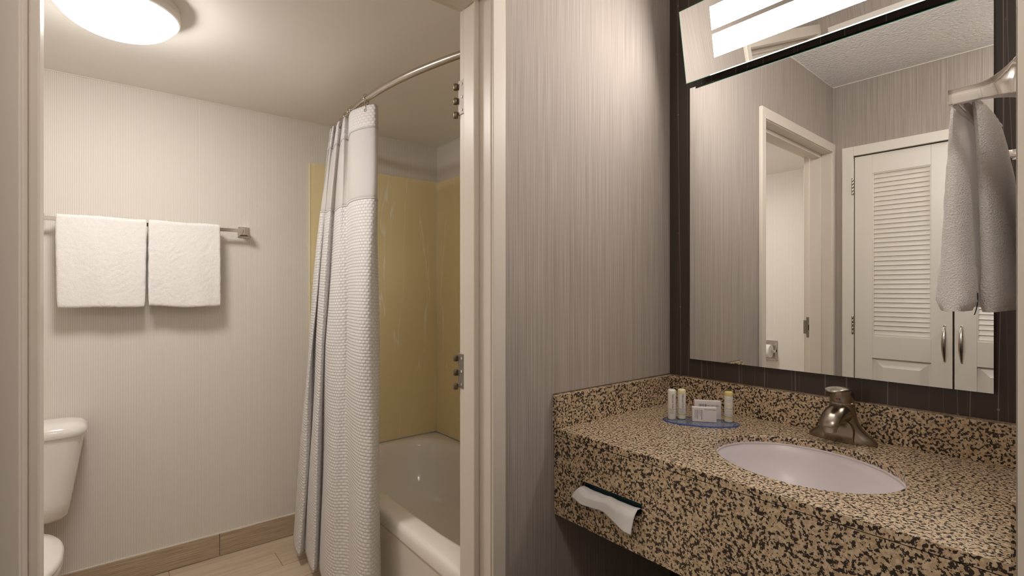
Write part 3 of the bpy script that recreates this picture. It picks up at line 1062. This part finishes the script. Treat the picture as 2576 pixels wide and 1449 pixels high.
part(ct, 'caulk_bead', MB().box(0, .004, .02, rt(0), ZC + BSH, ZC + BSH + .003).hexa([(.005, lt(.005)), (FO, lt(FO)), (FO, lt(FO) + .003), (.005, lt(.005) + .003)], ZC + BSH, ZC + BSH + .003), M['nickel'])
# support frame under the counter, in the dark
part(ct, 'under_frame', MB().box(.002, .04, .02, rt(0) - .02, ZC - .12, ZC - th - .001).box(.04, FO - .03, .01, .03, ZC - .08, ZC - th - .001).box(.04, FO - .03, rt(.3) - .04, rt(.3) - .02, ZC - .08, ZC - th - .001), M['dark'])

# sink bowl
sk = thing('sink', 'oval white undermount sink in the granite counter', 'sink', (EO, ET, ZC - .19), frame='M')


def oval(a, b_, z, do=0):
    out = []
    for i in range(72):
        q = 2 * math.pi * i / 72
        t_, o_ = a * math.cos(q), b_ * math.sin(q)
        out.append((EO + do + o_ * math.cos(EROT) + t_ * math.sin(EROT), ET + t_ * math.cos(EROT) - o_ * math.sin(EROT), z))
    return out


z0 = ZC - th - .0006
rings = [oval(EA + .022, EB + .022, z0 - .010), oval(EA + .022, EB + .022, z0), oval(EA + .004, EB + .004, z0), oval(EA - .001, EB - .001, z0 - .004), oval(EA - .008, EB - .008, z0 - .03), oval(EA - .025, EB - .022, z0 - .075), oval(EA - .065, EB - .055, z0 - .12), oval(.085, .075, z0 - .145), oval(.024, .024, z0 - .152)]
part(sk, 'basin', MB().loft(rings, False, True), M['sinkm'], smoothed=60)
part(sk, 'sealant', MB().loft([oval(EA + .002, EB + .002, z0 - .0035), oval(EA - .0022, EB - .0022, z0 - .003), oval(EA - .0022, EB - .0022, z0 + .001), oval(EA + .002, EB + .002, z0 + .001)], False, False), M['sinkm'], smoothed=60)
dr = part(sk, 'drain', MB().lathe([(.029, z0 - .153), (.030, z0 - .148), (.024, z0 - .1465), (.021, z0 - .150)], (EO, ET, 0), 28), M['nickel'], smoothed=40)
part(sk, 'stopper', MB().lathe([(.018, z0 - .150), (.018, z0 - .145), (.012, z0 - .143), (.001, z0 - .1425)], (EO, ET, 0), 24), M['nickel'], parent=dr, smoothed=40)

# ------------------------------------------------------------------ faucet
FT, FOO = .579, .076
fa = thing('faucet', 'brushed nickel single-lever faucet behind the sink', 'faucet', (FOO, FT, ZC), frame='M')
rings = []
for z, hw, hd_, n in ((0, .080, .0265, 2.2), (.004, .0815, .0270, 2.2), (.009, .081, .0270, 2.2), (.015, .076, .0262, 2.2), (.022, .067, .0255, 2.2), (.030, .056, .0250, 2.3), (.040, .046, .0250, 2.3), (.052, .0385, .0255, 2.3), (.066, .034, .0265, 2.2), (.080, .0315, .0275, 2.1), (.094, .030, .0283, 2.0), (.100, .0290, .0283, 2.0)):
    rings.append(sup(FOO, FT, hd_, hw, ZC + z, n, 48))
body = part(fa, 'body', MB().loft(rings), M['nickel'], smoothed=50)
# arch plate on the front under the spout
arch = [(-.036, .004), (.036, .004)] + [(.036 * math.cos(a), .034 + .030 * math.sin(a)) for a in [math.pi * k / 16 for k in range(17)]]
part(fa, 'front_plate', MB().loft([[(FOO + .020, FT + y, ZC + z) for y, z in arch], [(FOO + .0295, FT + y * .94, ZC + z * .97 + .001) for y, z in arch]]), M['nickel'], parent=body, bevel=.001, smoothed=40)
rings = []
for k, (o_, z, hw, hh) in enumerate(((.0, .070, .0275, .027), (.02, .074, .0285, .0275), (.04, .0765, .028, .025), (.06, .0755, .027, .0215), (.078, .0705, .0255, .018), (.092, .063, .024, .0145), (.1005, .0555, .0225, .012), (.1025, .0515, .0205, .0098))):
    tilt = (0, .0, .1, .28, .5, .75, .98, 1.05)[k]
    rings.append([(FOO + o_ + hh * math.sin(a) * math.sin(tilt), FT + hw * math.cos(a), ZC + z + hh * math.sin(a) * math.cos(tilt)) for a in [2 * math.pi * j / 32 for j in range(32)]])
part(fa, 'spout', MB().loft(rings), M['nickel'], smoothed=55)
part(fa, 'aerator', MB().lathe([(.0125, ZC + .038), (.0145, ZC + .040), (.0150, ZC + .053), (.0150, ZC + .060)], (FOO + .088, FT, 0), 24), M['steel'], smoothed=40)
part(fa, 'collar', MB().lathe([(.0270, ZC + .099), (.0292, ZC + .1005), (.0292, ZC + .1045), (.0270, ZC + .106)], (FOO, FT, 0), 36), M['steel'], smoothed=35)
rings = []
for z, hr, oc in ((.1055, .0282, .0), (.112, .0288, .0), (.120, .0290, .0005), (.128, .0282, .0015), (.135, .0255, .004), (.140, .020, .008), (.143, .012, .012)):
    rings.append(sup(FOO + oc, FT, hr, hr, ZC + z, 2.0, 36))
hnd = part(fa, 'handle', MB().loft(rings), M['nickel'], smoothed=50)
rings = []
for o_, z, hw, hh in ((-.018, .132, .0180, .006), (-.005, .1375, .0235, .0065), (.012, .1415, .0250, .0058), (.030, .1440, .0245, .0050), (.048, .1455, .0235, .0045), (.066, .1450, .0205, .0038), (.078, .1430, .0150, .0028), (.083, .1420, .0070, .0018)):
    rings.append([(FOO + o_, FT + hw * math.cos(a), ZC + z + hh * math.sin(a) - .002 * (hw * math.cos(a) / .025) ** 2) for a in [2 * math.pi * j / 28 for j in range(28)]])
part(fa, 'lever', MB().loft(rings), M['steel'], parent=hnd, smoothed=55)
for dy, mm in ((-.0028, 'red'), (.0028, 'blue')):
    part(fa, 'temperature_dot', MB().box(FOO + .0283, FOO + .0292, FT + dy - .0022, FT + dy + .0022, ZC + .113, ZC + .117), M[mm], parent=hnd)

# ------------------------------------------------------------------ tissue
tbx = solo('tissue_box', 'dark teal tissue box inside the granite apron slot', 'tissue box', MB().box(AO0 - .135, AO0 - .002, S0 - .02, S1 + .02, .715, .80), M['tissuebox'], frame='M', origin=(AO0 - .07, .2, .715), bevel=.002)
rows = []
nu, nv = 40, 26
for j in range(nv + 1):
    v = j / nv
    row = []
    for i in range(nu + 1):
        u = i / nu
        t_ = S0 + .004 + (S1 - S0 - .012) * u
        t_ += (-.022 * (1 - u) - .010 * u) * max(0, v - .3) / .7
        ln_ = .028 + .030 * u ** 1.5 + .004 * math.sin(u * 9)
        rip = (.004 * math.sin(u * 13 + 1.2) + .003 * math.sin(u * 27)) * (1 - .4 * v)
        if v < .3:
            k = v / .3
            o_, z_ = AO1 - .016 + .020 * k, .7495 + rip * k * .8 + .004 * math.sin(math.pi * k)
        else:
            k = (v - .3) / .7
            a = min(1, k * 2.2)
            o_ = AO1 + .004 + .010 * math.sin(a * math.pi / 2) + .004 * math.sin(u * 8) * k + .003 * k
            z_ = .7495 + rip * (1 - k * .6) + .002 - ln_ * k ** 1.15
        row.append((o_, t_, z_))
    rows.append(row)
ts = solo('tissue', 'white paper tissue hanging out of the granite apron slot', 'tissue', MB().sheet(rows), M['tissue'], frame='M', origin=(AO1, .2, .72), smoothed=80)
md = ts.modifiers.new('thick', 'SOLIDIFY')
md.thickness = .0006

# ------------------------------------------------------------------ tray with toiletries
TA = math.atan2(.178, -.115)       # direction of the tray's long axis in (off, along)
TOc, TTc = .2045, .239
TRZ = ZC + .004
tr_ = thing('amenity_tray', 'clear blue acrylic oval tray on the granite counter', 'tray', (TOc, TTc, ZC), frame='M')
part(tr_, 'plate', MB().loft([sup(TOc, TTc, .1085, .053, ZC + .0003, 2, 64, TA), sup(TOc, TTc, .1085, .053, TRZ, 2, 64, TA)]), M['tray'], smoothed=40)
rings = [sup(TOc, TTc, .1087, .0532, ZC + .0003, 2, 64, TA), sup(TOc, TTc, .1105, .055, ZC + .0006, 2, 64, TA), sup(TOc, TTc, .1105, .055, TRZ - .0003, 2, 64, TA), sup(TOc, TTc, .1087, .0532, TRZ, 2, 64, TA), sup(TOc, TTc, .1087, .0532, ZC + .0003, 2, 64, TA)]
part(tr_, 'rim', MB().loft(rings, False, False), M['trayedge'], smoothed=40, label='deeper blue rim')
# direction from the tray towards the camera in the (off, along) frame
dvx, dvy = 0 - MW(TOc, TTc)[0], 0 - MW(TOc, TTc)[1]
CA = math.atan2(dvx * TX + dvy * TY, dvx * NX + dvy * NY)


def bottle(name, label, o_, t_, capm, bands, kind):
    bt_ = thing(name, label, 'bottle', (o_, t_, TRZ), frame='M', group='toiletry bottles on the blue tray')
    r_, h = .0122, .0925
    part(bt_, 'tube_body', MB().lathe([(.0105, TRZ), (.0117, TRZ + .001), (r_, TRZ + .003), (r_, TRZ + h - .013)], (o_, t_, 0), 32), M['bottle'], smoothed=45)
    part(bt_, 'cap', MB().lathe([(r_, TRZ + h - .0128), (r_, TRZ + h - .004), (r_ - .0012, TRZ + h - .001), (r_ - .003, TRZ + h)], (o_, t_, 0), 32), M[capm], smoothed=45)
    for za, zb, mm in bands:
        part(bt_, 'label_band', MB().lathe([(r_ + .0001, TRZ + za), (r_ + .00015, TRZ + za), (r_ + .00015, TRZ + zb), (r_ + .0001, TRZ + zb)], (o_, t_, 0), 32), M[mm], smoothed=45)
    # orientation: local text plane facing angle
    def face(ang, z, roll=0.0):
        nx, ny = math.cos(ang), math.sin(ang)
        mt = Matrix(((-ny, 0, nx, nx * (r_ + .0003)), (nx, 0, ny, ny * (r_ + .0003)), (0, 1, 0, z), (0, 0, 0, 1)))
        return mt @ Matrix.Rotation(roll, 4, 'Z')

    def lines(ang, zs, half, mm='greyink'):
        for z in zs:
            ring0, ring1 = [], []
            mbx = MB()
            for k in range(9):
                a = ang + half * (k / 4 - 1)
                ring0.append((o_ + (r_ + .0003) * math.cos(a), t_ + (r_ + .0003) * math.sin(a), TRZ + z))
                ring1.append((o_ + (r_ + .0003) * math.cos(a), t_ + (r_ + .0003) * math.sin(a), TRZ + z + .0008))
            mbx.sheet([ring0, ring1])
            part(bt_, 'printed_line', mbx, M[mm])
    if kind < 2:
        # name runs up the tube
        lettering(bt_, 'PAUL MITCHELL', .0062, M['ink'], face(CA + .33, .058, math.pi / 2))
        lines(CA + .1, (.032,), .85, 'ink')
        lines(CA + .1, (.0285, .0255, .0225, .0195), .5)
    else:
        on = lambda dx, dz: (o_ + (r_ + .0003) * math.cos(CA + dx / r_), t_ + (r_ + .0003) * math.sin(CA + dx / r_), TRZ + .067 + dz)
        part(bt_, 'printed_emblem', MB().sheet([[on(q * math.cos(2 * math.pi * k / 24), q * math.sin(2 * math.pi * k / 24)) for k in range(25)] for q in (.0049, .0055)]), M['greyink'])
        lines(CA, (.0665,), .16, 'ink')
        part(bt_, 'label_patch', MB().sheet([[(o_ + (r_ + .0002) * math.cos(CA + .5 * (k / 4 - 1)), t_ + (r_ + .0002) * math.sin(CA + .5 * (k / 4 - 1)), TRZ + z) for k in range(9)] for z in (.047, .054)]), M['paleyellow'])
        lines(CA, (.0405,), .75, 'ink')
        lines(CA, (.034, .029), .55)
        lines(CA, (.0225,), .85, 'ink')
    return bt_


bottle('shampoo_bottle', 'all-white toiletry tube at the left end of the blue tray', .2477, .1678, 'bottle', (), 0)
bottle('shampoo_bottle', 'pale yellow capped toiletry tube beside the soap cartons', .2195, .1848, 'paleyellow', ((.0085, .0145, 'paleyellow'), (.0150, .0157, 'ink')), 1)
bottle('shampoo_bottle', 'yellow capped toiletry tube at the right end of the blue tray', .1428, .2968, 'yellow', ((.0105, .0160, 'yellow'), (.0168, .0177, 'ink')), 2)


def soap(name, label, p0, p1, h, th_, style):
    # p0,p1: front bottom corners (off, along), seen left to right
    u = Vector((p1[0] - p0[0], p1[1] - p0[1]))
    L = u.length
    u.normalize()
    n = Vector((u.y, -u.x))
    c2 = Vector((math.cos(CA), math.sin(CA)))
    if n.dot(c2) < 0: n = -n
    q = [p0, p1, (p1[0] - n.x * th_, p1[1] - n.y * th_), (p0[0] - n.x * th_, p0[1] - n.y * th_)]
    mid = ((p0[0] + p1[0]) / 2, (p0[1] + p1[1]) / 2)
    s_ = thing(name, label, 'soap box', (mid[0], mid[1], TRZ), frame='M', group='soap cartons on the blue tray')
    part(s_, 'carton', MB().hexa(q, TRZ, TRZ + h), M['carton'], bevel=.0006)

    def at(x, z, roll=0.0):      # x from the left edge, z up
        k = x - L / 2
        return Matrix(((u.x, 0, n.x, u.x * k + n.x * .0002), (u.y, 0, n.y, u.y * k + n.y * .0002), (0, 1, 0, z), (0, 0, 0, 1))) @ Matrix.Rotation(roll, 4, 'Z')
    def strip(x0, x1, z0_, z1_, mm='ink'):
        pts = [(x0, z0_), (x1, z0_), (x1, z1_), (x0, z1_)]
        v = [(mid[0] + u.x * (x - L / 2) + n.x * .0003, mid[1] + u.y * (x - L / 2) + n.y * .0003, TRZ + z) for x, z in pts]
        part(s_, 'printed_line', MB().add(v, [(0, 1, 2, 3)]), M[mm])
    if style == 0:
        lettering(s_, 'PAUL MITCHELL', .0047, M['ink'], at(L * .735, h * .86))
        for k, (fx, a, c_) in enumerate(((.10, .25, .85), (.155, .25, .85), (.21, .20, .85), (.265, .52, .85), (.325, .40, .85), (.385, .13, .85))):
            strip(L * fx, L * fx + .0012, h * a, h * c_, 'ink' if k in (2, 5) else 'greyink')
    else:
        lettering(s_, 'PAUL MITCHELL', .0056, M['ink'], at(L * .69, h * .74))
        for k, fx in enumerate((.17, .215, .27, .315, .38, .42)):
            strip(L * fx, L * fx + .0012 + .0008 * (k % 2), h * .30, h * .82, 'ink')
    return s_


soap('soap_carton', 'smaller white soap carton standing in front on the tray', (.2238, .2241), (.1795, .2783), .0430, .016, 0)
soap('soap_carton', 'taller white soap carton standing behind the smaller one', (.1850, .2080), (.1380, .2700), .0560, .016, 1)

# ------------------------------------------------------------------ mirror and light above it
MT0, MT1, MZ0, MZ1, MO = .0943, .8700, 1.0592, 2.0089, .0211
mi = thing('vanity_mirror', 'large frameless mirror on the dark wall above the counter', 'mirror', (.0, (MT0 + MT1) / 2, MZ0), frame='M')
part(mi, 'backing_board', MB().box(.0005, MO - .006, MT0 + .012, MT1 - .012, MZ0 + .012, MZ1 - .012), M['backing'])
part(mi, 'mirror_glass', MB().box(MO - .006, MO, MT0, MT1, MZ0, MZ1), M['mirror'])

VT0, VT1 = .100, .870
VO0, VZ0, VO1, VZ1 = .053, 2.0165, .098, 2.2475       # plate leans out at the top
va = thing('vanity_light', 'tilted mirrored glass vanity light with two glowing strips above the mirror', 'lamp', (0, (VT0 + VT1) / 2, VZ0), frame='M')
ex = Vector((VO1 - VO0, 0, VZ1 - VZ0))
PL = ex.length
ex.normalize()
en = Vector((ex.z, 0, -ex.x))       # out of the front face, tilted down


def vp(s_, t_, d):                  # up the plate, along, out of its face
    p = Vector((VO0, 0, VZ0)) + ex * s_ + en * d
    return (p.x, t_, p.z)


def vbox(mb, s0, s1, t0, t1, d0, d1):
    v = [vp(s, t, d) for d in (d0, d1) for s, t in ((s0, t0), (s1, t0), (s1, t1), (s0, t1))]
    return mb.add(v, [(3, 2, 1, 0), (4, 5, 6, 7), (0, 1, 5, 4), (1, 2, 6, 5), (2, 3, 7, 6), (3, 0, 4, 7)])


ST0, ST1 = VT0 + .107, VT1 - .107
s1a, s1b, s2a, s2b = .050, .122, .136, .208
gl = .003
plate = MB()
for q in ((0, s1a, VT0, VT1), (s1b, s2a, ST0, ST1), (s2b, PL, VT0, VT1), (s1a, s2b, VT0, ST0), (s1a, s2b, ST1, VT1)):
    vbox(plate, q[0], q[1], q[2], q[3], -gl + .0005, 0)
part(va, 'mirrored_plate', plate, M['mirror'])
eg = MB()
for q in ((-.0012, 0, VT0 - .0012, VT1 + .0012), (PL, PL + .0012, VT0 - .0012, VT1 + .0012), (0, PL, VT0 - .0012, VT0), (0, PL, VT1, VT1 + .0012)):
    vbox(eg, q[0], q[1], q[2], q[3], -gl, .0002)
part(va, 'glass_edge', eg, M['glassedge'], label='green polished glass edge')
part(va, 'lit_edge', vbox(MB(), -.0012, .0018, ST0 - .02, ST1 + .02, .0002, .0006), M['edgelit'], label='bright light-piped lower glass edge')
for a, c_ in ((s1a, s1b), (s2a, s2b)):
    part(va, 'lit_strip', vbox(MB(), a, c_, ST0, ST1, -.0040, -.0008), M['vanlamp'], label='glowing frosted strip')
part(va, 'strip_backing', vbox(MB(), s1a - .02, s2b + .015, ST0 - .02, ST1 + .02, -.032, -.0042), M['white'], bevel=.002)  # unseen opaque pan, added to keep the strips' glow off the wall
part(va, 'back_box', MB().box(.0005, .045, VT0 + .18, VT1 - .18, VZ0 + .09, VZ1 - .06), M['white'], bevel=.003)
for t_ in (VT0 + .2, VT1 - .2):
    part(va, 'mount', MB().box(.03, .070, t_ - .02, t_ + .02, VZ0 + .11, VZ0 + .14), M['chrome'])

# ------------------------------------------------------------------ hand towel bar on the right wall end
HB_X0, HB_X1, HB_Y, HB_Z = .950, 1.450, .166, 1.578
hb = thing('hand_towel_bar', 'chrome flat hand towel bar on the right wall', 'towel bar', (1.2, YR, HB_Z))
part(hb, 'bar', MB().box(HB_X0, HB_X1, HB_Y - .005, HB_Y + .005, HB_Z - .011, HB_Z + .011), M['chrome'], bevel=.002)
for x in (HB_X0, HB_X1):
    rings = []
    for k in range(13):
        q = k / 12
        y = YR + .001 + (HB_Y + .005 - YR) * q
        fl = max(0, 1 - q / .62) ** 2.0
        hx, up, dn = .005 + .012 * fl, .011 + .024 * fl, .011 + .006 * fl
        rings.append([(x - hx, y, HB_Z - dn), (x + hx, y, HB_Z - dn), (x + hx, y, HB_Z + up), (x - hx, y, HB_Z + up)])
    part(hb, 'post', MB().loft(rings), M['chrome'], bevel=.0012, smoothed=35)

ht = thing('hand_towel', 'white hand towel draped over the bar at the right edge', 'towel', (1.15, HB_Y, 1.27))


def fall(levels, seed, lump):
    """one hanging fall of the towel: plan rings lofted from the hem up to the bar"""
    rnd = random.Random(seed)
    p1, p2 = rnd.uniform(0, 6), rnd.uniform(0, 6)
    rings = []
    for z, xa, xb, yc, ay, n in levels:
        k = (1.59 - z) / .32
        xc, ax = (xa + xb) / 2, (xb - xa) / 2
        ring = []
        for x, y, zz in sup(xc, yc, ax, ay, z, n, 120):
            q = (x - xa) / (xb - xa)
            y += lump * k * (math.sin(q * 13 + p1) + .5 * math.sin(q * 24 + p2 + z * 6))
            x += .004 * k * math.sin(z * 17 + y * 60)
            ring.append((x, y, zz + .004 * k * math.sin(q * 6 + p2)))
        rings.append(ring)
    return rings


def lev(a, c_, zt, zb, hem):     # interpolate the plan from the bar (a) to the hem (c_)
    out = []
    n = 26
    for i in range(n + 1):
        q = i / n
        e = q ** .75
        z = zt + (zb - zt) * q
        v = [a[k] + (c_[k] - a[k]) * e for k in range(4)]
        ay = v[3] * (1.10 if q > hem else 1.0)
        if i == n: ay *= .75
        out.append((z, v[0], v[1], v[2], ay, 2.6 + q))
    return out


tm = MB()
tm.loft(fall(lev((1.004, 1.215, .1755, .0080), (.990, 1.250, .1795, .0235), 1.588, 1.272, .80), 5, .0045))
tm.loft(fall(lev((1.022, 1.225, .1550, .0080), (1.050, 1.375, .1340, .0185), 1.588, 1.268, .82), 8, .0055))
sad = []
for i in range(25):
    a = math.pi * i / 24
    sad.append([(1.004 + (1.222 - 1.004) * j / 30, HB_Y - .0175 * math.cos(a), 1.5865 + .0125 * math.sin(a)) for j in range(31)])
inner_ = []
for i in range(25):
    a = math.pi * (24 - i) / 24
    inner_.append([(1.004 + (1.222 - 1.004) * j / 30, HB_Y - .0085 * math.cos(a), 1.5865 + .0035 * math.sin(a)) for j in range(31)])
tm.loft([[sad[i][j] for i in range(25)] + [inner_[i][j] for i in range(25)] for j in range(31)])
tw = part(ht, 'towel_cloth', tm, M['handterry'], smoothed=75)
tx = bpy.data.textures.get('terry_fuzz')
md = tw.modifiers.new('fuzz', 'DISPLACE')
md.texture = tx
md.strength = .003
md.mid_level = .5
part(ht, 'care_tag', MB().loft([[(1.028 + .012 * math.sin(q * 3) + d, .153 + .004 * q, 1.296 - .034 * q) for d in (0, .010)] for q in [k / 8 for k in range(9)]], False, False, False), M['navy'], label='small navy care tag')
